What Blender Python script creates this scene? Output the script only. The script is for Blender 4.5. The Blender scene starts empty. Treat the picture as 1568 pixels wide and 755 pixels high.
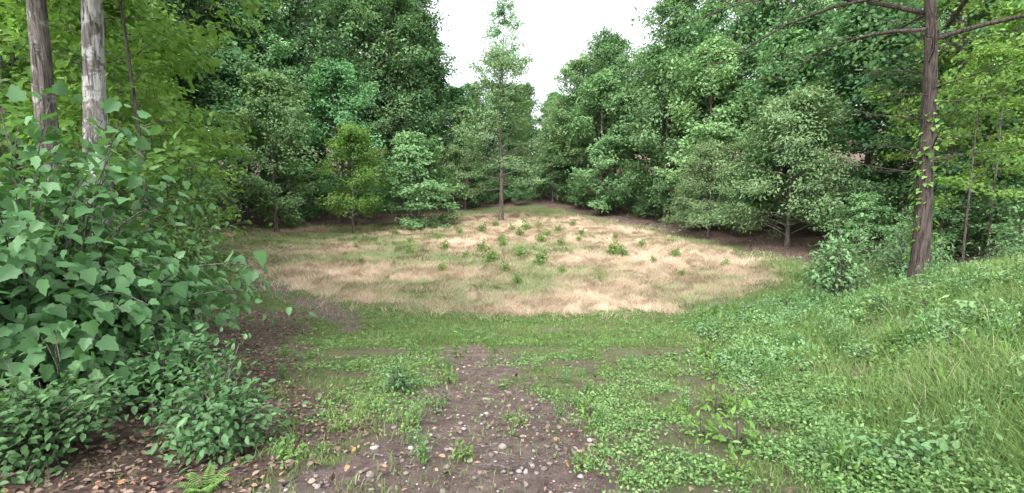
import bpy, bmesh, math, numpy as np
sc=bpy.context.scene
R0=np.random.default_rng(11)

# ------------------------------------------------------------------ helpers
class VN:
    def __init__(s,seed,n=128):
        s.g=np.random.default_rng(seed).random((n,n)); s.n=n
    def one(s,x,y):
        xi=np.floor(x).astype(int); yi=np.floor(y).astype(int)
        fx=x-xi; fy=y-yi; fx=fx*fx*(3-2*fx); fy=fy*fy*(3-2*fy)
        n=s.n; a=s.g[xi%n,yi%n]; b=s.g[(xi+1)%n,yi%n]; c=s.g[xi%n,(yi+1)%n]; d=s.g[(xi+1)%n,(yi+1)%n]
        return (a*(1-fx)+b*fx)*(1-fy)+(c*(1-fx)+d*fx)*fy
    def __call__(s,x,y,o=3):
        x=np.asarray(x,float); y=np.asarray(y,float); r=0; A=1; T=0
        for i in range(o):
            r=r+A*s.one(x*2**i+i*17.3,y*2**i+i*9.1); T+=A; A*=.5
        return r/T
N1,N2,N3,N4=VN(1),VN(2),VN(3),VN(4)
def sst(a,b,x):
    t=np.clip((x-a)/(b-a),0,1); return t*t*(3-2*t)
def nrm(v): return v/np.maximum(np.linalg.norm(v,axis=-1,keepdims=True),1e-9)

KY=[-400,-5,0,2.7,5,9,14,19,25,35,45,60,80,120,300,500]
KZ=[.6,.3,0,-.17,-.62,-1.4,-2.0,-1.9,-1.54,-1.1,-.62,1.5,5,10,18,20]
TY=np.arange(-400,500,.1); TZ=np.interp(TY,KY,KZ)
k=np.exp(-.5*(np.arange(-30,31)*.1/.9)**2); TZ=np.convolve(np.pad(TZ,30,mode='edge'),k/k.sum(),mode='valid')
def terrain(x,y):
    x=np.asarray(x,float); y=np.asarray(y,float)
    z=np.interp(y,TY,TZ)
    s=x-(1.1+.28*y)
    f=np.interp(y,[-10,8,10,14,20,30],[1,1,.78,.42,.15,0])
    z=z+1.5*sst(0,5.5,s)*f*(s>0)
    s2=-x-1.6-.3*y
    z=z+.5*sst(0,5,s2)*np.interp(y,[-5,10,18],[1,1,0])
    z=z+np.clip(.09*(np.abs(x)-12),0,7)*np.interp(y,[0,20],[.3,1])
    z=z+(N1(x*.9,y*.9,3)-.5)*.16*np.interp(np.hypot(x,y),[0,30],[1,1.4])
    return z
FP=np.array([(-17,28),(-12.6,22.6),(-8.9,18.4),(-4.6,14.9),(0,13.8),(5.4,14.5),(8.5,16.5),(10.6,19),(11.5,20.6),(11.3,25),(8.7,36),(5,43),(2,46),(-3,44),(-4.8,41),(-11,36),(-17,31)],float)
def sdist(x,y):
    x=np.asarray(x,float); y=np.asarray(y,float)
    d=np.full(x.shape,1e9); ins=np.zeros(x.shape,bool)
    for i in range(len(FP)):
        a=FP[i]; b=FP[(i+1)%len(FP)]; e=b-a
        t=np.clip(((x-a[0])*e[0]+(y-a[1])*e[1])/(e@e),0,1)
        d=np.minimum(d,np.hypot(x-a[0]-t*e[0],y-a[1]-t*e[1]))
        c=((a[1]>y)!=(b[1]>y)); 
        xi=a[0]+(y-a[1])/(e[1] if abs(e[1])>1e-9 else 1e-9)*e[0]
        ins^=(c&(x<xi))
    return np.where(ins,-d,d)
def segd(x,y,a,b):
    a=np.array(a,float);b=np.array(b,float);e=b-a
    t=np.clip(((x-a[0])*e[0]+(y-a[1])*e[1])/(e@e),0,1)
    return np.hypot(x-a[0]-t*e[0],y-a[1]-t*e[1])
def masks(x,y):
    x=np.asarray(x,float); y=np.asarray(y,float)
    sd=sdist(x,y); n=N2(x*.8,y*.8,3)-.5; n2=N3(x*2.5,y*2.5,3)-.5; n3=N1(x*5,y*5,2)-.5
    sdn=sd+n*2.0+n2*1.2
    field=sst(.8,-.8,sdn)
    pc=.05-.09*y; hw=np.interp(y,[-3,3,6,8.2,9.5],[1.25,1.15,.75,.4,-.2])
    d=np.abs(x-pc)-hw+n2*1.0+n*.9+n3*.6
    path=sst(.45,-.45,d)*(y<11)
    d1=segd(x,y,(-10,18.6),(-4.4,12.6))+n*2.6+n2*1.6+n3*.6
    d2=segd(x,y,(3.5,12.6),(9.5,17.2))+n*.5+n2*.8
    d3=segd(x,y,(-1.8,11.5),(1.6,11.0))+n*1.6+n2*1.2
    dirt=np.maximum(path,np.maximum(sst(1.3,.2,d1)*.9,np.maximum(sst(.5,.05,d2)*.8,sst(.4,-.2,d3)*.6)))*(1-field)
    edge=-1.05-.43*(y-2.7)
    l1=sst(-.6,.8,(edge-x)+n*2+n2*1.2)*(y<14)
    l2=sst(.2,1.8,sdn-.4-2.5*sst(9,3,np.abs(x))*sst(30,36,y))*sst(19,23,y)
    l3=sst(4.,5.5,sdn+n*2)*sst(11,14,y)
    l2=np.maximum(l2,l3*(x<0)); l2=np.maximum(l2,l3*(x>=0)*sst(12,14,x-(14-y)*.3))
    litter=np.clip(np.maximum(l1,l2),0,1)*(1-field)*(1-dirt)
    return sd,field,dirt,litter

class MB:
    def __init__(s): s.v=[];s.f={};s.n=0
    def add(s,v,faces,mat=0,tint=None):
        v=np.asarray(v,np.float32).reshape(-1,3)
        for fa in (faces if isinstance(faces,list) else [faces]):
            fa=np.asarray(fa); t=np.full(len(fa),.5) if tint is None else np.broadcast_to(tint,(len(fa),))
            s.f.setdefault(fa.shape[1],[]).append((fa+s.n,np.full(len(fa),mat),t))
        s.v.append(v); s.n+=len(v)
    def mesh(s,name,mats,smooth=True):
        me=bpy.data.meshes.new(name); V=np.concatenate(s.v)
        me.vertices.add(len(V)); me.vertices.foreach_set('co',V.ravel())
        L=[];S=[];M=[];T=[];o=0
        for kk,lst in s.f.items():
            fa=np.concatenate([q[0] for q in lst]); M.append(np.concatenate([q[1] for q in lst])); T.append(np.concatenate([q[2] for q in lst]))
            L.append(fa.ravel()); S.append(o+np.arange(len(fa))*kk); o+=fa.size
        L=np.concatenate(L).astype(np.int32);S=np.concatenate(S).astype(np.int32);M=np.concatenate(M).astype(np.int32);T=np.concatenate(T).astype(np.float32)
        me.loops.add(len(L)); me.loops.foreach_set('vertex_index',L)
        me.polygons.add(len(S)); me.polygons.foreach_set('loop_start',S)
        me.polygons.foreach_set('material_index',M)
        if smooth: me.polygons.foreach_set('use_smooth',np.ones(len(S),bool))
        at=me.attributes.new('tint','FLOAT','FACE'); at.data.foreach_set('value',T)
        for m in mats: me.materials.append(m)
        me.update(calc_edges=True)
        return me
def obj(name,me,loc=(0,0,0),rz=0,s=1,parent=None):
    o=bpy.data.objects.new(name,me); o.location=loc; o.rotation_euler=(0,0,rz); o.scale=(s,s,s) if np.isscalar(s) else s
    sc.collection.objects.link(o)
    if parent: o.parent=parent
    return o

def tube(mb,P,r,ns=6,mat=0,rough=0,seed=0,tint=.5):
    P=np.asarray(P,float); r=np.asarray(r,float); n=len(P)
    T=nrm(np.gradient(P,axis=0)); ref=np.array([0,0,1.]) if abs(T[0,2])<.8 else np.array([1.,0,0])
    A=nrm(np.cross(T,ref)); B=np.cross(T,A)
    th=np.arange(ns)/ns*2*np.pi
    rr=np.repeat(r[:,None],ns,1)
    if rough:
        nn=VN(seed+50); tt=np.arange(n)[:,None]*.35
        u=np.minimum(th,2*np.pi-th)[None,:]
        rr=rr*(1+rough*(nn(u*6+tt*.15,tt*1.0+u,3)-.5)*2)
    V=P[:,None,:]+rr[...,None]*(np.cos(th)[None,:,None]*A[:,None,:]+np.sin(th)[None,:,None]*B[:,None,:])
    i=np.arange(n-1)[:,None]*ns; j=np.arange(ns)[None,:]; j2=(j+1)%ns
    F=np.stack([i+j,i+j2,i+ns+j2,i+ns+j],-1).reshape(-1,4)
    mb.add(V,F,mat,tint)

LT={}
LT['s']=(np.array([(0,0,0),(.45,.3,.06),(1,0,-.08),(.45,-.3,.06)]),[np.array([[0,3,2,1]])])
LT['o']=(np.array([(0,0,0),(.28,.22,.07),(.62,.21,.05),(1,0,-.12),(.62,-.21,.05),(.28,-.22,.07)]),[np.array([[0,3,2,1],[0,5,4,3]])])
h=[(-.06,.16,.03),(.04,.38,.08),(.24,.36,.08),(.42,.46,.05),(.56,.28,.05),(.76,.22,.02)]
V=[(0,0,0),(.5,0,-.02),(1.05,0,-.16)]+h+[(a,-b,c) for a,b,c in h]
LT['l']=(np.array(V,float),[np.array([[0,1,2,8,7,6,5,4,3],[0,9,10,11,12,13,14,2,1]])])
def leaves(mb,pos,d,up,size,kind='s',mat=1,tint=None,wid=1.):
    tv,tf=LT[kind]; d=nrm(d); y=nrm(np.cross(up,d)); z=np.cross(d,y)
    V=pos[:,None,:]+size[:,None,None]*(tv[None,:,0:1]*d[:,None,:]+wid*tv[None,:,1:2]*y[:,None,:]+tv[None,:,2:3]*z[:,None,:])
    n=len(pos); off=(np.arange(n)*len(tv))[:,None,None]
    fs=[(f[None]+off).reshape(-1,f.shape[1]) for f in tf]
    t=np.repeat(tint,len(tf[0])) if tint is not None else None
    mb.add(V,fs,mat,t)

def blades(mb,pos,h,w,az,lean,mat=0,tint=None,k=3):
    n=len(pos); D=np.stack([np.cos(az),np.sin(az),0*az],1); S=np.stack([-np.sin(az),np.cos(az),0*az],1)
    a2=R0.uniform(0,np.pi,n); S=S*np.cos(a2)[:,None]+D*np.sin(a2)[:,None]*.8
    V=np.zeros((n,(k+1)*2,3),np.float32)
    for j in range(k+1):
        t=j/k
        p=pos+D*(h*lean*t**1.7)[:,None]; p[:,2]+=h*t*np.sqrt(np.maximum(.02,1-lean*.85*t))
        ww=(w*(1-t*.94))[:,None]*.5
        V[:,2*j]=p-S*ww; V[:,2*j+1]=p+S*ww
    b=(np.arange(n)*(k+1)*2)[:,None]; F=[]
    for j in range(k): F.append(b+np.array([[2*j,2*j+1,2*j+3,2*j+2]]))
    F=np.stack(F,1).reshape(-1,4)
    mb.add(V,F,mat,None if tint is None else np.repeat(tint,k))

# ------------------------------------------------------------------ materials
def mk(nt,t,**kw):
    n=nt.nodes.new(t)
    for a,b in kw.items(): setattr(n,a,b)
    return n
def newmat(name):
    m=bpy.data.materials.new(name); m.use_nodes=True; nt=m.node_tree; nt.nodes.clear()
    return m,nt
def ramp(nt,cols,fac):
    r=nt.nodes.new('ShaderNodeValToRGB'); e=r.color_ramp.elements
    while len(e)<len(cols): e.new(.5)
    for q,(p,c) in zip(e,cols): q.position=p; q.color=(*c,1)
    nt.links.new(fac,r.inputs[0]); return r.outputs[0]
def mixc(nt,f,a,b,mode='MIX'):
    m=nt.nodes.new('ShaderNodeMix'); m.data_type='RGBA'; m.blend_type=mode
    for s,v in ((m.inputs[0],f),(m.inputs[6],a),(m.inputs[7],b)):
        if isinstance(v,(int,float)): s.default_value=v
        elif isinstance(v,tuple): s.default_value=(*v,1)
        else: nt.links.new(v,s)
    return m.outputs[2]
def noise(nt,scale,detail=4,rough=.6,vec=None,dist=0):
    n=nt.nodes.new('ShaderNodeTexNoise'); n.inputs['Scale'].default_value=scale; n.inputs['Detail'].default_value=detail
    n.inputs['Roughness'].default_value=rough; n.inputs['Distortion'].default_value=dist
    if vec: nt.links.new(vec,n.inputs['Vector'])
    return n.outputs['Fac']
def leafmat(name,cols,trans=.35,rough=.5,var=.03,valvar=.35,gloss=False):
    m,nt=newmat(name); L=nt.links
    at=mk(nt,'ShaderNodeAttribute',attribute_name='tint')
    c=ramp(nt,cols,at.outputs['Fac'])
    oi=mk(nt,'ShaderNodeObjectInfo')
    hs=mk(nt,'ShaderNodeHueSaturation'); L.new(c,hs.inputs['Color'])
    a=mk(nt,'ShaderNodeMapRange'); L.new(oi.outputs['Random'],a.inputs[0]); a.inputs[3].default_value=.5-var; a.inputs[4].default_value=.5+var; L.new(a.outputs[0],hs.inputs['Hue'])
    b=mk(nt,'ShaderNodeMath',operation='MULTIPLY'); L.new(oi.outputs['Random'],b.inputs[0]); b.inputs[1].default_value=7.31
    b2=mk(nt,'ShaderNodeMath',operation='FRACT'); L.new(b.outputs[0],b2.inputs[0])
    b3=mk(nt,'ShaderNodeMapRange'); L.new(b2.outputs[0],b3.inputs[0]); b3.inputs[3].default_value=1-valvar; b3.inputs[4].default_value=1+valvar; L.new(b3.outputs[0],hs.inputs['Value'])
    if gloss:
        p=mk(nt,'ShaderNodeBsdfPrincipled'); L.new(hs.outputs[0],p.inputs['Base Color']); p.inputs['Roughness'].default_value=rough
        p.inputs['Specular IOR Level'].default_value=.3
    else:
        p=mk(nt,'ShaderNodeBsdfDiffuse'); L.new(hs.outputs[0],p.inputs[0])
    t=mk(nt,'ShaderNodeBsdfTranslucent'); L.new(mixc(nt,1.,hs.outputs[0],(1.25,1.3,.65),'MULTIPLY'),t.inputs[0])
    x=mk(nt,'ShaderNodeMixShader'); x.inputs[0].default_value=trans; L.new(p.outputs[0],x.inputs[1]); L.new(t.outputs[0],x.inputs[2])
    o=mk(nt,'ShaderNodeOutputMaterial'); L.new(x.outputs[0],o.inputs[0]); return m
def barkmat(name,dark,light,lichen=None,sx=14,cov=.5):
    m,nt=newmat(name); L=nt.links
    tc=mk(nt,'ShaderNodeTexCoord'); mp=mk(nt,'ShaderNodeMapping'); mp.inputs['Scale'].default_value=(sx,sx,2.2); L.new(tc.outputs['Object'],mp.inputs[0])
    n=noise(nt,1.2,6,.7,mp.outputs[0],.6)
    c=ramp(nt,[(.40,dark),(.57,light)],n)
    if lichen:
        n2=noise(nt,3.2,5,.7,tc.outputs['Object'],.5)
        f=ramp(nt,[(cov-.03,(0,0,0)),(cov+.04,(1,1,1))],n2); 
        c=mixc(nt,f,c,mixc(nt,ramp(nt,[(.38,(1,1,1)),(.5,(0,0,0))],n),lichen,dark))
    p=mk(nt,'ShaderNodeBsdfPrincipled'); L.new(c,p.inputs['Base Color']); p.inputs['Roughness'].default_value=.9
    bp=mk(nt,'ShaderNodeBump'); bp.inputs['Strength'].default_value=1; bp.inputs['Distance'].default_value=.05; L.new(n,bp.inputs['Height']); L.new(bp.outputs[0],p.inputs['Normal'])
    o=mk(nt,'ShaderNodeOutputMaterial'); L.new(p.outputs[0],o.inputs[0]); return m
def tintmat(name,cols,rough=.8,trans=0.):
    m,nt=newmat(name); L=nt.links
    at=mk(nt,'ShaderNodeAttribute',attribute_name='tint'); c=ramp(nt,cols,at.outputs['Fac'])
    p=mk(nt,'ShaderNodeBsdfDiffuse'); L.new(c,p.inputs[0])
    o=mk(nt,'ShaderNodeOutputMaterial')
    if trans:
        t=mk(nt,'ShaderNodeBsdfTranslucent'); L.new(c,t.inputs[0]); x=mk(nt,'ShaderNodeMixShader'); x.inputs[0].default_value=trans
        L.new(p.outputs[0],x.inputs[1]); L.new(t.outputs[0],x.inputs[2]); L.new(x.outputs[0],o.inputs[0])
    else: L.new(p.outputs[0],o.inputs[0])
    return m
bark=barkmat('bark_grey_brown',(.035,.028,.023),(.17,.145,.125))
bark_l=barkmat('bark_pale_lichen',(.04,.034,.03),(.20,.18,.165),(.42,.42,.40),sx=20,cov=.48)
bark_d=barkmat('bark_grey_furrowed',(.03,.025,.023),(.17,.145,.13),(.34,.33,.31),sx=20,cov=.56)
bark_r=barkmat('bark_dark_furrowed',(.022,.016,.015),(.12,.09,.08),sx=22)
lf_mid=leafmat('leaf_mid_green',[(0,(.06,.135,.06)),(.5,(.12,.235,.105)),(1,(.22,.375,.175))],.25,.5,.018,.28)
lf_soft=leafmat('leaf_soft_green',[(0,(.10,.19,.085)),(.5,(.17,.30,.135)),(1,(.28,.44,.21))],.25,.5,.015,.22)
lf_light=leafmat('leaf_light_green',[(0,(.09,.165,.04)),(.5,(.16,.285,.08)),(1,(.27,.42,.13))],.4,.5,.01,.12)
lf_hero=leafmat('leaf_hero_green',[(0,(.045,.105,.04)),(.5,(.10,.21,.085)),(1,(.19,.35,.15))],.35,.45,.01,.08,True)
lf_grey=leafmat('leaf_grey_green',[(0,(.10,.17,.08)),(.5,(.175,.265,.13)),(1,(.27,.38,.19))],.25,.55,.01,.08)
lf_pine=leafmat('needle_green',[(0,(.07,.12,.065)),(.5,(.13,.2,.115)),(1,(.2,.29,.17))],.2,.6,.01,.2)
grass_m=tintmat('grass_blade',[(0,(.08,.13,.035)),(.45,(.155,.25,.08)),(.8,(.25,.37,.125)),(.9,(.34,.37,.18)),(1,(.44,.40,.26))],.6,.25)
weed_m=tintmat('weed_leaf',[(0,(.06,.125,.04)),(.5,(.15,.27,.095)),(1,(.29,.44,.17))],.6,.25)
straw_m=tintmat('dry_grass',[(0,(.18,.25,.10)),(.22,(.31,.31,.17)),(.42,(.46,.365,.26)),(.62,(.56,.41,.315)),(.8,(.60,.46,.34)),(1,(.68,.59,.44))],.7,.2)
litter_m=tintmat('dead_leaf',[(0,(.06,.045,.038)),(.5,(.18,.125,.10)),(.9,(.31,.23,.185)),(1,(.40,.19,.09))],.75,.1)
stone_m=tintmat('stone',[(0,(.13,.10,.095)),(.7,(.23,.195,.185)),(1,(.38,.35,.34))],.85)

# ------------------------------------------------------------------ ground
def build_ground():
    xs=np.concatenate([-np.geomspace(420,31,22),np.arange(-30,30.01,.15),np.geomspace(31,420,22)])
    ys=np.concatenate([-np.geomspace(400,2.5,16),np.arange(-2,50,.15),np.geomspace(50.5,480,26)])
    X,Y=np.meshgrid(xs,ys); Z=terrain(X,Y); sd,f,d,l=masks(X,Y)
    Z=Z-.03*d*(Y<11)+(N4(X*6,Y*6,2)-.5)*.035*(1-f)*np.where((np.abs(X)<30)&(Y<50),1,0)
    V=np.stack([X,Y,Z],-1).reshape(-1,3); nx=len(xs); ny=len(ys)
    i=np.arange(ny-1)[:,None]*nx; j=np.arange(nx-1)[None]
    F=np.stack([i+j,i+j+1,i+nx+j+1,i+nx+j],-1).reshape(-1,4)
    mb=MB(); mb.add(V,F)
    m,nt=newmat('ground_soil_grass_litter'); L=nt.links
    me=mb.mesh('ground',[m])
    ring=sst(4.2,2.8,np.abs(sd-1.8))*(sd>0)*(Y>9)
    col=np.stack([f,d,l,np.ones_like(f)],-1).reshape(-1,4).astype(np.float32)
    at=me.attributes.new('mask','FLOAT_COLOR','POINT'); at.data.foreach_set('color',col.ravel())
    at=me.attributes.new('ring','FLOAT','POINT'); at.data.foreach_set('value',ring.ravel().astype(np.float32))
    tc=mk(nt,'ShaderNodeTexCoord'); P=tc.outputs['Object']
    a=mk(nt,'ShaderNodeAttribute',attribute_name='mask'); sp=mk(nt,'ShaderNodeSeparateColor'); L.new(a.outputs['Color'],sp.inputs[0])
    nz=noise(nt,9,8,.7,P)
    def thr(s,w=.5):
        q=mk(nt,'ShaderNodeMath',operation='SUBTRACT'); L.new(nz,q.inputs[0]); q.inputs[1].default_value=.5
        q2=mk(nt,'ShaderNodeMath',operation='MULTIPLY_ADD'); L.new(q.outputs[0],q2.inputs[0]); q2.inputs[1].default_value=2.2*w; L.new(s,q2.inputs[2])
        r=mk(nt,'ShaderNodeMapRange'); r.interpolation_type='SMOOTHSTEP'; L.new(q2.outputs[0],r.inputs[0]); r.inputs[1].default_value=.3; r.inputs[2].default_value=.7
        return r.outputs[0]
    soil=ramp(nt,[(.36,(.09,.062,.054)),(.5,(.215,.16,.142)),(.64,(.33,.26,.235))],noise(nt,7,12,.85,P))
    soil=mixc(nt,ramp(nt,[(.45,(0,0,0)),(.65,(.5,.5,.5))],noise(nt,1.7,5,.6,P)),soil,(.12,.088,.075))
    vo=mk(nt,'ShaderNodeTexVoronoi'); vo.inputs['Scale'].default_value=45; L.new(P,vo.inputs['Vector'])
    peb=ramp(nt,[(.0,(1,1,1)),(.33,(0,0,0))],vo.outputs['Distance'])
    sepc=mk(nt,'ShaderNodeSeparateColor'); L.new(vo.outputs['Color'],sepc.inputs[0])
    g1=mk(nt,'ShaderNodeMath',operation='GREATER_THAN'); L.new(sepc.outputs[0],g1.inputs[0]); g1.inputs[1].default_value=.66
    pf=mk(nt,'ShaderNodeMath',operation='MULTIPLY'); L.new(g1.outputs[0],pf.inputs[0]); L.new(peb,pf.inputs[1])
    soil=mixc(nt,pf.outputs[0],soil,ramp(nt,[(0,(.15,.12,.11)),(1,(.36,.31,.29))],sepc.outputs[1]))
    grg=ramp(nt,[(.3,(.08,.10,.04)),(.5,(.145,.18,.075)),(.68,(.22,.24,.115))],noise(nt,4,8,.75,P))
    gr=mixc(nt,ramp(nt,[(.42,(0,0,0)),(.58,(1,1,1))],noise(nt,1.6,7,.7,P)),grg,(.18,.145,.11))
    ra=mk(nt,'ShaderNodeAttribute',attribute_name='ring'); gr=mixc(nt,ra.outputs['Fac'],gr,grg)
    fieldc=ramp(nt,[(.3,(.23,.25,.12)),(.45,(.35,.30,.20)),(.6,(.44,.345,.255)),(.75,(.50,.42,.31))],noise(nt,.8,9,.75,P,.8))
    vl=mk(nt,'ShaderNodeTexVoronoi'); vl.inputs['Scale'].default_value=15; L.new(P,vl.inputs['Vector'])
    sv=mk(nt,'ShaderNodeSeparateColor'); L.new(vl.outputs['Color'],sv.inputs[0])
    lit=ramp(nt,[(0,(.06,.042,.035)),(.5,(.15,.10,.085)),(.85,(.23,.165,.14)),(1,(.30,.21,.16))],sv.outputs[0])
    lit=mixc(nt,.4,lit,ramp(nt,[(.35,(.05,.037,.03)),(.65,(.22,.16,.135))],noise(nt,14,6,.7,P)))
    c=mixc(nt,thr(sp.outputs[2]),gr,lit); c=mixc(nt,thr(sp.outputs[1]),c,soil); c=mixc(nt,thr(sp.outputs[0],.4),c,fieldc)
    p=mk(nt,'ShaderNodeBsdfPrincipled'); L.new(c,p.inputs['Base Color']); p.inputs['Roughness'].default_value=.95; p.inputs['Specular IOR Level'].default_value=.15
    bp=mk(nt,'ShaderNodeBump'); bp.inputs['Strength'].default_value=1; bp.inputs['Distance'].default_value=.08
    hh=mk(nt,'ShaderNodeMath',operation='MULTIPLY_ADD'); L.new(pf.outputs[0],hh.inputs[0]); hh.inputs[1].default_value=.3; L.new(noise(nt,22,8,.8,P),hh.inputs[2])
    L.new(hh.outputs[0],bp.inputs['Height']); L.new(bp.outputs[0],p.inputs['Normal'])
    o=mk(nt,'ShaderNodeOutputMaterial'); L.new(p.outputs[0],o.inputs[0])
    obj('ground',me)
build_ground()

# ------------------------------------------------------------------ trees
def make_tree(name,seed,H,R,base,prof,nprim=45,nsec=8,nleaf=110,leaf=.17,mats=None,tr=.16,e0=5,e1=65,droop=.25,spread=.3,flat=.45,
              kind='s',lean=(0,0),trough=0,tseg=8,trings=14,tilt=.5,start=.25,wid=1.,ldroop=.35,secl=.42,twist=.3,lump=.8,outw=.6):
    r=np.random.default_rng(seed); mb=MB(); nn=VN(seed+7)
    zz=np.linspace(-.3,H*.97,trings); u=np.clip(zz/H,0,1)
    wx=twist*(np.sin(zz*.55+seed)*.5+np.sin(zz*1.3+seed*2)*.2)*u+lean[0]*u**1.2; wy=twist*(np.cos(zz*.5+seed*3)*.5)*u+lean[1]*u**1.2
    wx-=wx[0]; wy-=wy[0]
    rad=tr*(1-u*.93)*(1+.55*np.exp(-np.clip(zz,0,9)/.22))
    tube(mb,np.stack([wx,wy,zz],1),rad,tseg,0,trough,seed)
    tx=lambda z:np.stack([np.interp(z,zz,wx),np.interp(z,zz,wy),z],-1)
    LP=[];LD=[];LTn=[];LO=[]
    for i in range(nprim):
        uu=(i+r.random())/nprim; hz=base+(H-base)*uu*.92; p0=tx(hz)
        az=i*2.39996+r.normal(0,.35); el=math.radians(e0+(e1-e0)*uu+r.normal(0,9))
        lm=(1-lump*.5)+lump*float(nn(math.cos(az)*1.3+9+uu*2.2,math.sin(az)*1.3+9+uu*3.1,2))
        Ln=R*prof(uu)*r.uniform(.75,1.15)*lm+.15
        t=np.linspace(0,1,7); D=np.array([math.cos(az),math.sin(az),0])
        wob=np.stack([-D[1]*np.sin(t*4+i)*.07*Ln,D[0]*np.sin(t*4+i)*.07*Ln,0*t],1)
        P=p0+D*(Ln*math.cos(el)*t)[:,None]+np.array([0,0,1])*(Ln*math.sin(el)*t-droop*Ln*t**2)[:,None]+wob
        br=max(.008,tr*.32*(1-uu*.75)*min(1,Ln/R+.2))
        tube(mb,P,br*(1-t*.88),4 if tseg<12 else 6,0,0)
        ct=r.uniform(0,1)
        for j in range(nsec):
            ts=start+(1-start)*(j+r.random())/nsec; q=np.array([np.interp(ts,t,P[:,c]) for c in range(3)])
            a2=az+(1 if j%2 else -1)*r.uniform(.25,1.25); l2=Ln*secl*(1.2-ts)*r.uniform(.6,1.3)+.25*R*.25
            d2=np.array([math.cos(a2),math.sin(a2),r.normal(.15,.4*min(1,flat+.2))-droop*.4*ts])
            tube(mb,np.stack([q,q+d2*l2*.5+np.array([0,0,.02]),q+d2*l2]),[br*.35,br*.22,.003],3,0)
            n=max(3,int(nleaf*r.uniform(.5,1.4)*(.5+.5*l2/(Ln*secl+.01))))
            w=r.random(n)**.7
            sp_=spread*(.5+.6*r.random())
            gsn=r.normal(0,1,(n,3)); gsn=gsn/np.maximum(1,np.linalg.norm(gsn,axis=1,keepdims=True)/1.8)
            pos=q+d2*(l2*w)[:,None]+gsn*np.array([sp_,sp_,sp_*flat]); pos[:,2]-=droop*.5*sp_*w
            LP.append(pos); LD.append(nrm(d2)+r.normal(0,.6,(n,3))-np.array([0,0,ldroop]))
            cl=.4*r.random()+.25*ct
            LTn.append(np.clip(cl+.4*r.random(n)-.03,0,1)); LO.append(np.tile(D,(n,1)))
    LP=np.concatenate(LP);LD=np.concatenate(LD);LTn=np.concatenate(LTn);LO=np.concatenate(LO)
    up=np.array([0,0,1.])+r.normal(0,tilt,LP.shape)+LO*outw
    leaves(mb,LP,LD,up,leaf*r.uniform(.65,1.3,len(LP)),kind,1,LTn,wid)
    return mb.mesh(name,mats)
full=lambda u: (1-u**2.6)**.7*(.75+.25*min(1,u*4))
oval=lambda u: max(.08,math.sin(math.pi*(.16+.84*u)))**.8
tall=lambda u: max(.1,math.sin(math.pi*(.18+.80*u)))**.55
cone=lambda u:(1-u)**.75+.04
bushp=lambda u:(1-u**2.2)**.6
edgeT=[make_tree('edge_tree_mesh%d'%i,20+i,12,4.1,.9,full,38,8,68,.23,[bark,[lf_mid,lf_soft,lf_mid][i]],.17,14,72,.14,.36,.7,tilt=.65,lump=1.5) for i in range(3)]
tallT=[make_tree('tall_tree_mesh%d'%i,40+i,18,4.2,5.0,tall,38,8,66,.25,[bark,[lf_mid,lf_mid,lf_soft][i]],.22,18,72,.1,.42,.7,tilt=.65,lump=1.5) for i in range(3)]
pineT=make_tree('pine_mesh',61,19,3.2,7,cone,40,7,56,.26,[bark,lf_pine],.2,5,50,.1,.28,.7,wid=.25,tilt=1.2)
underT=[make_tree('understory_mesh%d'%i,70+i,3.2,1.5,.3,bushp,22,6,26,.17,[bark,[lf_mid,lf_soft][i]],.03,25,75,.1,.25,.7) for i in range(2)]

def gz(x,y): return float(terrain(x,y))
def place(name,me,x,y,s=1,rz=None,parent=None,dz=0):
    return obj(name,me,(x,y,gz(x,y)-.03+dz),R0.uniform(0,6.28) if rz is None else rz,s,parent)

for (x,y,i,s) in [(-15,30.5,1,.85),(-18.5,33,0,1.0),(-13.5,37.5,2,1.05),(-21,27,2,.95),(-19,22.5,1,.85),(-15.3,18.2,0,.75),
                  (-4.6,47.5,1,.72),(-8.8,46,0,1.05),(4.4,52,2,.7),(8.4,45.5,1,1.1),(12.6,39.5,2,1.15),(14,34.5,1,1.1),(15.8,28.5,0,1.0),
                  (20,24,1,.8),(24,19,1,.7)]:
    place('broadleaf_tree',edgeT[i],x,y,s)
for (x,y,i,s) in [(-9.7,50,0,1.08),(-14,45,2,1.1),(-18.5,40,1,1.15),(9.7,50,0,.95),(14.5,43,2,1.05),(18.5,35,2,1.0),(21.5,28,0,.9),(6.6,49.5,2,.8),(-23,36,0,1.2),(-25,31,2,1.15),(-21.5,42,2,1.3),(-18,46,0,1.3),(-26,39,1,1.3)]:
    place('tall_broadleaf_tree',tallT[i],x,y,s)
for (x,y,s) in [(-11.7,46.5,1.0),(-16,41.5,1.0)]: place('pine_tree',pineT,x,y,s)

cen=make_tree('center_tree_mesh',91,13.6,5.0,2.6,lambda u:(.8+.2*math.sin(u*9))*max(.12,math.sin(math.pi*(.3+.66*u)))**.7,38,8,62,.18,[bark,lf_grey],.2,8,68,.12,.33,.5)
place('oak_tree',cen,-.9,40.0)
sg=make_tree('sweetgum_mesh',92,22.8,3.6,9,lambda u:max(.3,math.sin(math.pi*(.35+.6*u))),34,6,44,.22,[bark,lf_soft],.2,25,60,.05,.38,.6)
place('sweetgum_tree',sg,-1.0,57)
ys_=make_tree('small_light_tree_mesh',93,7.2,2.5,1.1,oval,38,7,56,.15,[bark,lf_light],.07,20,70,.1,.26,.7)
place('young_elm_tree',ys_,-10.6,32.0)
rb=make_tree('round_tree_mesh',94,6.8,3.3,.3,bushp,44,9,56,.22,[bark,lf_soft],.09,10,75,.2,.3,.45)
place('dogwood_tree',rb,-7.2,35.8)
fe=make_tree('feathery_tree_mesh',95,7.8,3.8,.5,bushp,46,9,60,.18,[bark,lf_grey],.12,15,70,.3,.36,.6,wid=.7)
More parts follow.
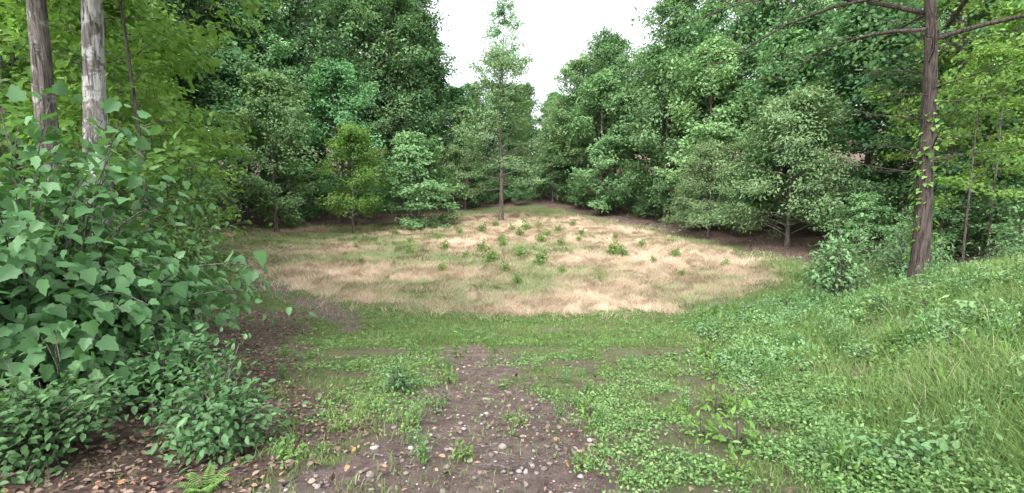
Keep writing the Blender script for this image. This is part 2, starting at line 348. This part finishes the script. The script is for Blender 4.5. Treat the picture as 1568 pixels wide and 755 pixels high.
place('cedar_elm_tree',fe,14.2,24.6); place('cedar_elm_tree',fe,12.5,30.5,.75)
mpl=make_tree('maple_mesh',96,11,3.5,1.2,full,40,9,46,.17,[bark,lf_light],.12,15,70,.2,.36,.5,'o',wid=1.3,tilt=.6)
place('maple_tree',mpl,-12.2,15.2,.95); place('maple_tree',mpl,-10.8,10.6,.9)
mp2=make_tree('low_maple_mesh',97,6,2.6,.5,full,30,8,40,.15,[bark,lf_soft],.07,5,65,.25,.3,.4,'o',wid=1.3,tilt=.5)
place('young_maple_tree',mp2,-10.2,14.2,.8)
for (x,y,s) in [(17.5,19.5,.75),(20,21,.9),(15,20.5,.5),(23,23,1.0),(19,16.5,.8)]: place('young_maple_tree',mp2,x,y,s)

forest=bpy.data.objects.new('distant_forest',None); sc.collection.objects.link(forest)
pts=[];rr=np.random.default_rng(5)
for _ in range(9000):
    x=rr.uniform(-52,52); y=rr.uniform(8,84)
    if abs(x)/y>1.4: continue
    if x<0:
        if x>-14-(0 if y>16 else (16-y)*.1) and y<24: continue
    else:
        if x<19 and y<20: continue
        if x<17 and y<24: continue
    sdv=float(sdist(np.array([x]),np.array([y]))[0])
    if sdv<6.5 or (sdv>21 and not(abs(x)<16)): continue
    md=4.0 if sdv<14 else 5.4
    if x>14 and y<34: md=5.2
    if x<-14 and y<26: md=4.2
    if any((x-a)**2+(y-b)**2<md*md for a,b in pts): continue
    pts.append((x,y))
for x,y in pts:
    t=rr.random(); z=gz(x,y); a=x/y
    cap=np.interp(a,[-.24,-.17,-.16,.11,.15,.30,.36],[9,.9,.215,.215,.29,.36,9])
    if t<.66: me,H=tallT[rr.integers(3)],18
    elif t<.93: me,H=edgeT[rr.integers(3)],12
    else: me,H=pineT,19
    s=rr.uniform(.85,1.25)
    mx=(1.65+cap*y-z)/H
    if mx<.45: me,H=edgeT[rr.integers(3)],12; mx=(1.65+cap*y-z)/H
    s=min(s,mx*rr.uniform(.8,1.0))
    if s<.25: continue
    place('tree',me,x,y,s,parent=forest)
under=bpy.data.objects.new('forest_understory',None); sc.collection.objects.link(under)
c=0
for _ in range(4000):
    x=rr.uniform(-34,34); y=rr.uniform(10,60); sdv=float(sdist(np.array([x]),np.array([y]))[0])
    if sdv<4.2 or sdv>16: continue
    if y<16 and (x>-12 and x<15): continue
    if x<0 and x>-11 and y<20: continue
    if x>0 and x<14 and y<20: continue
    if abs(x-4.5)<1.6 and 42<y<54: continue
    place('shrub',underT[c%2],x,y,rr.uniform(.6,1.2),parent=under); c+=1
    if c>100: break
for x,y,s in [(-3.5,49,.9),(-1.5,50.5,.8),(.8,50,.7),(2.2,52,.9),(-.4,53,1.1),(7,47.5,.8),(1.2,55,1.2),(3.5,57,1.2),(6,54,1.2)]: place('shrub',underT[0],x,y,s,parent=under)

# hero trees ---------------------------------------------------------------
def hero_vine(mb,n,z0,z1,trr,seed,size=.09):
    r=np.random.default_rng(seed); z=r.uniform(z0,z1,n); a=r.normal(1.0,1.0,n)+z*.6; rad=trr+r.uniform(.01,.13,n)
    P=np.stack([np.cos(a)*rad,np.sin(a)*rad,z],1); D=np.stack([np.cos(a),np.sin(a),-.8+0*a],1)+r.normal(0,.3,(n,3))
    leaves(mb,P,D,np.stack([np.cos(a),np.sin(a),.8+0*a],1),size*r.uniform(.6,1.3,n),'l',0,r.random(n))
rt=make_tree('right_tree_mesh',101,11.5,4.8,4.9,lambda u:max(.3,math.sin(math.pi*(.25+.75*u)))**.6,34,9,30,.11,[bark_r,lf_soft],.165,10,60,.35,.3,.5,'o',
    lean=(-.75,0),trough=.16,tseg=48,trings=130,twist=.25,wid=1.3)
rtree=place('hickory_tree',rt,8.6,10.0,1,0)
mb=MB(); hero_vine(mb,300,.6,4.0,.14,3,.09); vn=obj('climbing_vine',mb.mesh('vine_mesh',[lf_light])); vn.parent=rtree
mb=MB(); r=np.random.default_rng(8)
for i in range(18):
    z=r.uniform(1.6,5.0); a=r.uniform(0,6.28); L_=r.uniform(.7,2.4); t=np.linspace(0,1,6)
    D=np.array([math.cos(a),math.sin(a),.15]); P=np.array([-.15*z/5,0,z])+D*(L_*t)[:,None]+np.cumsum(r.normal(0,.04,(6,3)),0)
    tube(mb,P,.016*(1-t*.85),5)
    for q in range(6):
        b=P[r.integers(1,6)]; d=nrm(D+r.normal(0,.7,3)); tube(mb,np.stack([b,b+d*L_*.18+[0,0,-.01],b+d*L_*.36]),[.006,.004,.002],3)
tw=obj('bare_branches',mb.mesh('bare_branches_mesh',[bark_r])); tw.parent=rtree
lt1=make_tree('left_tree_mesh_a',111,13,3.4,5.6,oval,24,8,40,.13,[bark_d,lf_light],.165,10,60,.3,.3,.5,'o',lean=(.3,0),trough=.13,tseg=48,trings=130,twist=.12,wid=1.3)
lt2=make_tree('left_tree_mesh_b',112,13,3.2,5.6,oval,24,8,40,.13,[bark_l,lf_light],.175,10,60,.3,.3,.5,'o',lean=(.9,0),trough=.13,tseg=48,trings=130,twist=.12,wid=1.3)
place('ash_tree',lt2,-6.05,6.9,1,0); place('ash_tree',lt1,-6.5,6.8,.95,0)
thin=make_tree('thin_tree_mesh',113,9,2.0,3,oval,22,6,34,.13,[bark,lf_light],.05,20,65,.2,.24,.5,'o',wid=1.3)
for (x,y,s) in [(-6.4,8.4,1),(-7.6,9.2,1.1),(15.5,15.5,1.0),(13.3,14.0,.8),(19,17,1.1),(17,19,1.2),(22,21,1.3),(20.5,18.5,1.2)]: place('slender_tree',thin,x,y,s)

# ------------------------------------------------------------------ shrubs
def make_bush(name,seed,rx,ry,h,nstem,nleaf,leaf,kind,mats,hang=.8,wid=1.,shell=.35,z0=.15,jit=.75,bmp=.9):
    r=np.random.default_rng(seed); mb=MB(); P_=[];D_=[];U_=[];T_=[]
    nn=VN(seed+9)
    for i in range(nstem):
        a=r.uniform(0,6.28); el=np.arcsin(r.uniform(0.0,1)); bump=(1-bmp*.5)+bmp*float(nn(a*1.6+5,el*2.8,2))+r.normal(0,.07)
        E=np.array([math.cos(a)*math.cos(el)*rx,math.sin(a)*math.cos(el)*ry,h*(z0+(1-z0)*math.sin(el))])*bump
        S=np.array([r.normal(0,.12)*rx,r.normal(0,.12)*ry,0]); t=np.linspace(0,1,8)[:,None]
        C=S*.4+E*.45+np.array([0,0,h*.45]); P=S*(1-t)**2+2*t*(1-t)*C+E*t*t
        tube(mb,P,.009*(1-t[:,0]*.8)*(1+h*.3),4,0)
        n=nleaf; w=1-shell*2*r.random(n)**1.2; w=np.clip(w,.1,1.03)
        pos=np.stack([np.interp(w,t[:,0],P[:,c]) for c in range(3)],1)
        out=nrm(np.array([E[0]/rx,E[1]/ry,.25+E[2]/h*.8])); td=nrm(P[-1]-P[-3])
        sd_=np.where(np.arange(n)%2==0,1,-1)[:,None]*np.cross(out,td)[None]
        pos=pos+r.normal(0,leaf*jit,(n,3))
        P_.append(pos); D_.append(sd_*.6+td*.5+np.array([0,0,-hang])+r.normal(0,.5,(n,3))); U_.append(np.tile(out*.7+np.array([0,0,.65]),(n,1))+r.normal(0,.42,(n,3)))
        T_.append(np.clip(.3*r.random()+.3*w+.45*r.random(n)-.1,0,1))
    P_=np.concatenate(P_);n=len(P_); ok=P_[:,2]>.02
    leaves(mb,P_[ok],np.concatenate(D_)[ok],np.concatenate(U_)[ok],leaf*r.uniform(.5,1.25,n)[ok],kind,1,np.concatenate(T_)[ok],wid)
    return mb.mesh(name,mats)
B1=make_bush('large_leaf_shrub_mesh',201,1.7,1.8,2.2,230,27,.125,'l',[bark,lf_hero],.6,1.05,jit=1.1,bmp=1.4)
place('large_leaf_shrub',B1,-4.85,4.7,1,0)
B2=make_bush('large_leaf_shrub_mesh_b',202,1.3,1.3,2.0,150,26,.12,'l',[bark,lf_hero],.6,1.0,jit=1.1,bmp=1.4)
place('large_leaf_shrub',B2,-6.0,7.5,1,0)
B3=make_bush('tall_left_shrub_mesh',203,1.2,1.1,3.2,110,26,.13,'o',[bark,lf_hero],.4,1.3,jit=1.2,bmp=1.2)
place('tall_shrub',B3,-6.7,5.6,1,0)
B4=make_bush('tall_shrub_mesh_b',204,1.3,1.2,3.6,100,24,.12,'o',[bark,lf_light],.3,1.2,jit=1.6,bmp=1.3)
place('tall_shrub',B4,-6.9,9.6,1,0)
S1=make_bush('honeysuckle_mesh',205,.5,.45,.72,70,24,.07,'o',[bark,lf_hero],.1,1.1,z0=.1,jit=1,bmp=1.2)
place('honeysuckle_shrub',S1,-2.3,3.55,.95,0); place('honeysuckle_shrub',S1,-3.3,3.2,(1.1,.9,.8),2); place('honeysuckle_shrub',S1,-3.3,4.4,(1.1,1.1,1.0),4)
place('honeysuckle_shrub',S1,-3.8,2.9,(1.1,.9,.7),1)
R1=make_bush('right_shrub_mesh',206,.65,.6,1.7,60,26,.11,'o',[bark,lf_soft],.3,.95,z0=.1,jit=1,bmp=1.1)
place('oak_shrub',R1,7.2,10.4,1,0)
R2=make_bush('sapling_shrub_mesh',207,.9,.9,2.5,60,22,.12,'o',[bark,lf_soft],.3,1.0,z0=.12,jit=1.4,bmp=1.3)
for (x,y,s) in [(10.2,12.2,.8),(13.2,12.0,1.0),(15.5,13.2,1.1),(11.9,14.2,1.0),(17.6,15.3,1.1),(14,16.5,1.0),(11.5,10.4,.6),(12.8,10.0,.65),(9.6,9.3,.35),(10.8,9.0,.4),(9.2,13,.6)]: place('sapling_shrub',R2,x,y,s)

W1=make_bush('seedling_mesh',210,.2,.2,.5,14,16,.1,'o',[bark,lf_light],.2,.9,z0=.2)
W2=make_bush('weed_mesh',211,.17,.15,.2,11,9,.075,'o',[bark,lf_light],-.1,.85,z0=.1)
W3=make_bush('tall_weed_mesh',213,.14,.14,.42,10,20,.045,'o',[lf_light,lf_soft],-.2,.6,z0=.25,shell=.45)
W4=make_bush('bramble_mesh',214,.3,.28,.26,26,14,.055,'o',[bark,lf_soft],.1,1.2,z0=.1,jit=1.2)
for x,y,s in [(-7.6,31,1.1),(-5.3,24.5,.9),(-3.6,25.5,1.1),(-1,22.5,1.4),(-.3,20.6,.9),(1.3,21.6,1.3),(.4,23.6,1.1),(5.1,24.0,1.3),(5.4,23.4,1.1),(8.1,23.5,1.0),(6.6,22.2,.7),
    (-.6,28,1.0),(1.7,28.2,1.1),(2.2,30,1.1),(-2,32,1.3),(0,33,1.1),(1,34,1.3),(2,35,1.0),(-3.4,31,1.0),(3.2,33,.9),(-1.2,35.5,1.1),(2.7,26.8,.9),(.2,18.2,.8),(-.5,26,.9),(-3,20.5,.8),(2.1,20,.7),(9.3,20.6,.8),(4,28.5,.8),(-2.3,23.4,.7),(6.4,29.5,.8),(.5,30.5,1.2),
    (-6,28,.8),(-8.5,26,.6),(-4.5,29,.8),(4.5,31,.8),(7.2,26.5,.8),(-5.5,34,.9),(-1.6,25.2,1.1),(4.6,36,.9),(-7,22,.6),(3.4,18.2,.6),(-9.5,29,.7),(-5,19,.5),(7,19.5,.6)]:
    place('tree_seedling',W1,x,y,s*1.1)
for x,y,s in [(1.75,3.55,1.1),(1.55,3.75,.8),(2.0,4.5,1.0),(2.2,4.7,.8),(1.45,4.15,.6),(.75,4.4,.7),(1.5,3.0,.6),(-.35,3.25,.5),(3.6,3.8,1.0),(4.6,5.5,1.1),(4.1,5.0,1.1),(2.7,6.2,1.0),(-1.3,6.0,.8),(-.8,5.9,.7),(3.3,7.8,1.2),(-1.2,7.2,.7),(-1.9,4.9,.7),(-1.0,8.2,.7),(1.3,7.6,.7),(.3,5.4,.5),(-.9,4.0,.5),(.5,3.2,.45),(-1.6,3.3,.6),(-1.45,3.9,.5)]:
    place('broadleaf_weed',W2,x,y,s)
tallw=bpy.data.objects.new('tall_weeds',None); sc.collection.objects.link(tallw)
for i in range(640):
    a=rr.uniform(2.8,13) ; x=1.3+.28*a+abs(rr.normal(0,3.0)); 
    if N4(x*.8,a*.8,2)<.40: continue
    place('weed',[W3,W2,W4][rr.choice(3,p=[.45,.25,.3])],x,a,rr.uniform(.5,1.25),parent=tallw)
for i in range(80):
    a=rr.uniform(3,11); place('weed',[W3,W2][i%2],rr.uniform(-.45*a-.5,.3*a+.5),a,rr.uniform(.3,.6),parent=tallw)
place('bluish_weed',make_bush('bluish_weed_mesh',212,.2,.2,.36,22,18,.05,'o',[bark,lf_hero],.1,.8),-1.3,5.3,1.1)
mb=MB(); r=np.random.default_rng(4)
for i in range(7):
    a=i*.9; t=np.linspace(.1,1,16); D=np.array([math.cos(a),math.sin(a)])
    P=np.stack([D[0]*t*.26,D[1]*t*.26,.16*np.sin(t*2.2)],1); tube(mb,P,.003*(1.1-t),3,0)
    for s_ in (1,-1):
        d=np.stack([-D[1]*s_+0*t,D[0]*s_+0*t,0*t],1)+.3*np.array([D[0],D[1],0]); leaves(mb,P,d,np.tile([0,0,1.],(16,1)),.09*(1.15-t),'o',1,.4+.5*r.random(16),.6)
place('fern',mb.mesh('fern_mesh',[lf_light,lf_light]),-1.95,2.85,.7)

# ------------------------------------------------------------------ grasses
def polar(n,r0,r1,amax=62):
    th=np.radians(R0.uniform(-amax,amax,n)); rad=np.exp(R0.uniform(math.log(r0),math.log(r1),n)); return rad*np.sin(th),rad*np.cos(th)
def z3(x,y): return np.stack([x,y,terrain(x,y)-.015],1)
x,y=polar(600000,1.9,24); sd,f,d,l=masks(x,y)
clump=N4(x*1.7,y*1.7,3); big=N2(x*.45+9,y*.45,2); bank=sst(-.3,1.4,x-(1.1+.28*y))
ring=sst(4.2,2.8,np.abs(sd-1.8))*(sd>0)*(y>9)
dens=(1-f)*(1-d*.93)*(1-l*.9)*np.clip(np.maximum(.36*sst(.38,.62,clump),np.maximum(bank*sst(.2,.5,clump),ring)),0,1)
kk=R0.random(len(x))<dens; x,y,bank,ring,clump,big=x[kk],y[kk],bank[kk],ring[kk],clump[kk],big[kk]
dist=np.hypot(x,y); n=len(x)
hgt=(.05+.22*bank*R0.random(n)**1.2*(.35+1.6*sst(.4,.62,big))+.035*R0.random(n)+.05*ring*R0.random(n))*(1+.9*(clump-.5))
mb=MB(); blades(mb,z3(x,y),hgt,.0042+.001*dist,R0.uniform(0,6.28,n),R0.uniform(.2,.95,n),0,np.clip(.35*R0.random(n)+.55*N3(x*.7,y*.7,3)+.15*bank*R0.random(n)+.03*ring+(R0.random(n)<.08)*.5-.08,0,1))
m_=1300; tx_=R0.uniform(1.5,10,m_); ty_=R0.uniform(2.4,11,m_); ok=(tx_>1.5+.28*ty_)&(N2(tx_*.7,ty_*.7,2)>.5); tx_,ty_=tx_[ok],ty_[ok]
sx_=R0.uniform(-1.9,-1.1,14); sy_=R0.uniform(3.2,5.0,14); tx_=np.concatenate([tx_,sx_]); ty_=np.concatenate([ty_,sy_])
X=np.repeat(tx_,26)+R0.normal(0,.03,len(tx_)*26); Y=np.repeat(ty_,26)+R0.normal(0,.03,len(tx_)*26); n2=len(X)
blades(mb,z3(X,Y),R0.uniform(.15,.45,n2)*np.where(X<0,.6,1),.005+.0006*np.hypot(X,Y),R0.uniform(0,6.28,n2),R0.uniform(.3,1.1,n2),0,np.clip(.42+.42*R0.random(n2),0,1),5)
obj('grass',mb.mesh('grass_mesh',[grass_m],False))
x,y=polar(230000,1.9,15); sd,f,d,l=masks(x,y); cl=N2(x*1.3+40,y*1.3,3); bank=sst(-.3,1.0,x-(.9+.28*y))
kk=R0.random(len(x))<(1-f)*(1-d*.95)*(1-l*.82)*(sst(.42,.6,cl)*(.22+.7*bank))
x,y,bank=x[kk],y[kk],bank[kk]; n=len(x); m_=4
X=np.repeat(x,m_)+R0.normal(0,.03,n*m_); Y=np.repeat(y,m_)+R0.normal(0,.03,n*m_); P=z3(X,Y); P[:,2]+=.02+R0.random(n*m_)*(.04+.26*np.repeat(bank*N4(x*2,y*2,2)*1.2,m_))
mb=MB(); D=R0.normal(0,1,(n*m_,3)); D[:,2]=np.abs(D[:,2])*.5
leaves(mb,P,D,np.array([0,0,1.])+R0.normal(0,.6,(n*m_,3)),(.016+.0026*np.hypot(X,Y))*R0.uniform(.6,1.5,n*m_),'s',0,np.clip(R0.random(n*m_)*.6+.4*np.repeat(R0.random(n),m_),0,1))
obj('ground_weeds',mb.mesh('ground_weeds_mesh',[weed_m]))
n=460000; x=R0.uniform(-19,13,n); y=12.0+35.5*R0.random(n)**1.5; sd,f,d,l=masks(x,y)
cl=N4(x*1.1,y*1.1,3); kk=(R0.random(n)<np.maximum(f,.06*(sd<1.6))*(.55+.45*sst(.3,.55,cl)))
x,y=x[kk],y[kk]; n=len(x); dist=np.hypot(x,y)
az=N1(x*.7+3,y*.7,2)*5*math.pi+R0.normal(0,.45,n); g=N3(x*.35+8,y*.35,4); g2=N2(x*1.6,y*1.6,3); g3=N4(x*.12+4,y*.12,2)
tint=np.clip(.5+(g-.5)*1.9+(g2-.5)*.55+(g3-.5)*.5+R0.normal(0,.15,n)+.13*sst(18,14,y)-(R0.random(n)<.16)*.42,0,1)
mb=MB(); blades(mb,z3(x,y),(.12+.28*R0.random(n))*(.55+.9*g2),.004+.0006*dist,az,R0.uniform(.6,1.12,n),0,tint)
obj('dry_grass_field',mb.mesh('dry_grass_mesh',[straw_m],False))

# ------------------------------------------------------------------ litter, stones, sticks
x,y=polar(60000,1.9,45); sd,f,d,l=masks(x,y)
kk=R0.random(len(x))<np.maximum(l*.9,.09*d+.02*(1-f)); x,y=x[kk],y[kk]; n=len(x)
P=z3(x,y); P[:,2]+=.02+R0.random(n)*.02; D=R0.normal(0,1,(n,3)); D[:,2]*=.25
mb=MB(); leaves(mb,P,D,np.array([0,0,1.])+R0.normal(0,.45,(n,3)),(.035+.0022*np.hypot(x,y))*R0.uniform(.5,1.5,n),'o',0,R0.random(n)**1.3,1.2)
obj('leaf_litter',mb.mesh('leaf_litter_mesh',[litter_m],False))
bm=bmesh.new(); bmesh.ops.create_icosphere(bm,subdivisions=1,radius=1); iv=np.array([v.co[:] for v in bm.verts]); iF=np.array([[v.index for v in f.verts] for f in bm.faces]); bm.free()
x,y=polar(26000,1.9,15,50); sd,f,d,l=masks(x,y); kk=R0.random(len(x))<d*.6+.02*(1-f)*(1-l); x,y=x[kk],y[kk]; n=len(x)
sz=.002+.026*R0.random(n)**9+.0006*np.hypot(x,y)
sz[:8]=.045
P=z3(x,y); P[:,2]-=.0; S=R0.uniform(.6,1.3,(n,1,3))*np.array([1,1,.5]); V=P[:,None,:]+sz[:,None,None]*S*(iv[None]*(1+R0.normal(0,.15,(n,len(iv),1))))
F=(iF[None]+(np.arange(n)*len(iv))[:,None,None]).reshape(-1,3)
mb=MB(); mb.add(V,F,0,np.repeat(R0.random(n),len(iF))); obj('gravel',mb.mesh('gravel_mesh',[stone_m],False))
mb=MB()
for i in range(130):
    x_,y_=R0.uniform(-2.2,1.5),R0.uniform(2.6,8)
    a=R0.uniform(0,3.1); L_=R0.uniform(.03,.16); t=np.linspace(-1,1,5)
    xx=x_+np.cos(a)*L_*t+R0.normal(0,.008,5); yy=y_+np.sin(a)*L_*t; tube(mb,np.stack([xx,yy,terrain(xx,yy)+.012],1),R0.uniform(.002,.008)*(1-.3*t),5,0)
obj('fallen_sticks',mb.mesh('sticks_mesh',[bark_d]))

# ------------------------------------------------------------------ light, camera
w=bpy.data.worlds.new('World'); sc.world=w; w.use_nodes=True; nt=w.node_tree; nt.nodes.clear()
sky=mk(nt,'ShaderNodeTexSky',sky_type='NISHITA'); sky.sun_disc=False; sky.sun_elevation=math.radians(52); sky.sun_rotation=math.radians(200); sky.dust_density=4; sky.air_density=1.0
hs=mk(nt,'ShaderNodeHueSaturation'); hs.inputs['Saturation'].default_value=.22; hs.inputs['Value'].default_value=3.9; nt.links.new(sky.outputs[0],hs.inputs['Color'])
bg=mk(nt,'ShaderNodeBackground'); bg.inputs[1].default_value=.15; nt.links.new(hs.outputs[0],bg.inputs[0])
o=mk(nt,'ShaderNodeOutputWorld'); nt.links.new(bg.outputs[0],o.inputs[0])
sl=bpy.data.lights.new('sun','SUN'); sl.energy=1.5; sl.angle=math.radians(25); sl.color=(1,.98,.95)
so=bpy.data.objects.new('sun',sl); sc.collection.objects.link(so)
so.rotation_euler=(math.radians(38),0,math.radians(-20)) 
cam=bpy.data.cameras.new('camera'); cam.lens=36*480/1024; cam.sensor_width=36; cam.clip_end=1500; cam.clip_start=.05
co=bpy.data.objects.new('camera',cam); co.location=(0,0,1.65); co.rotation_euler=(math.radians(90-6.7),0,0); sc.collection.objects.link(co); sc.camera=co
sc.view_settings.view_transform='Standard'; sc.view_settings.look='None'; sc.view_settings.exposure=0
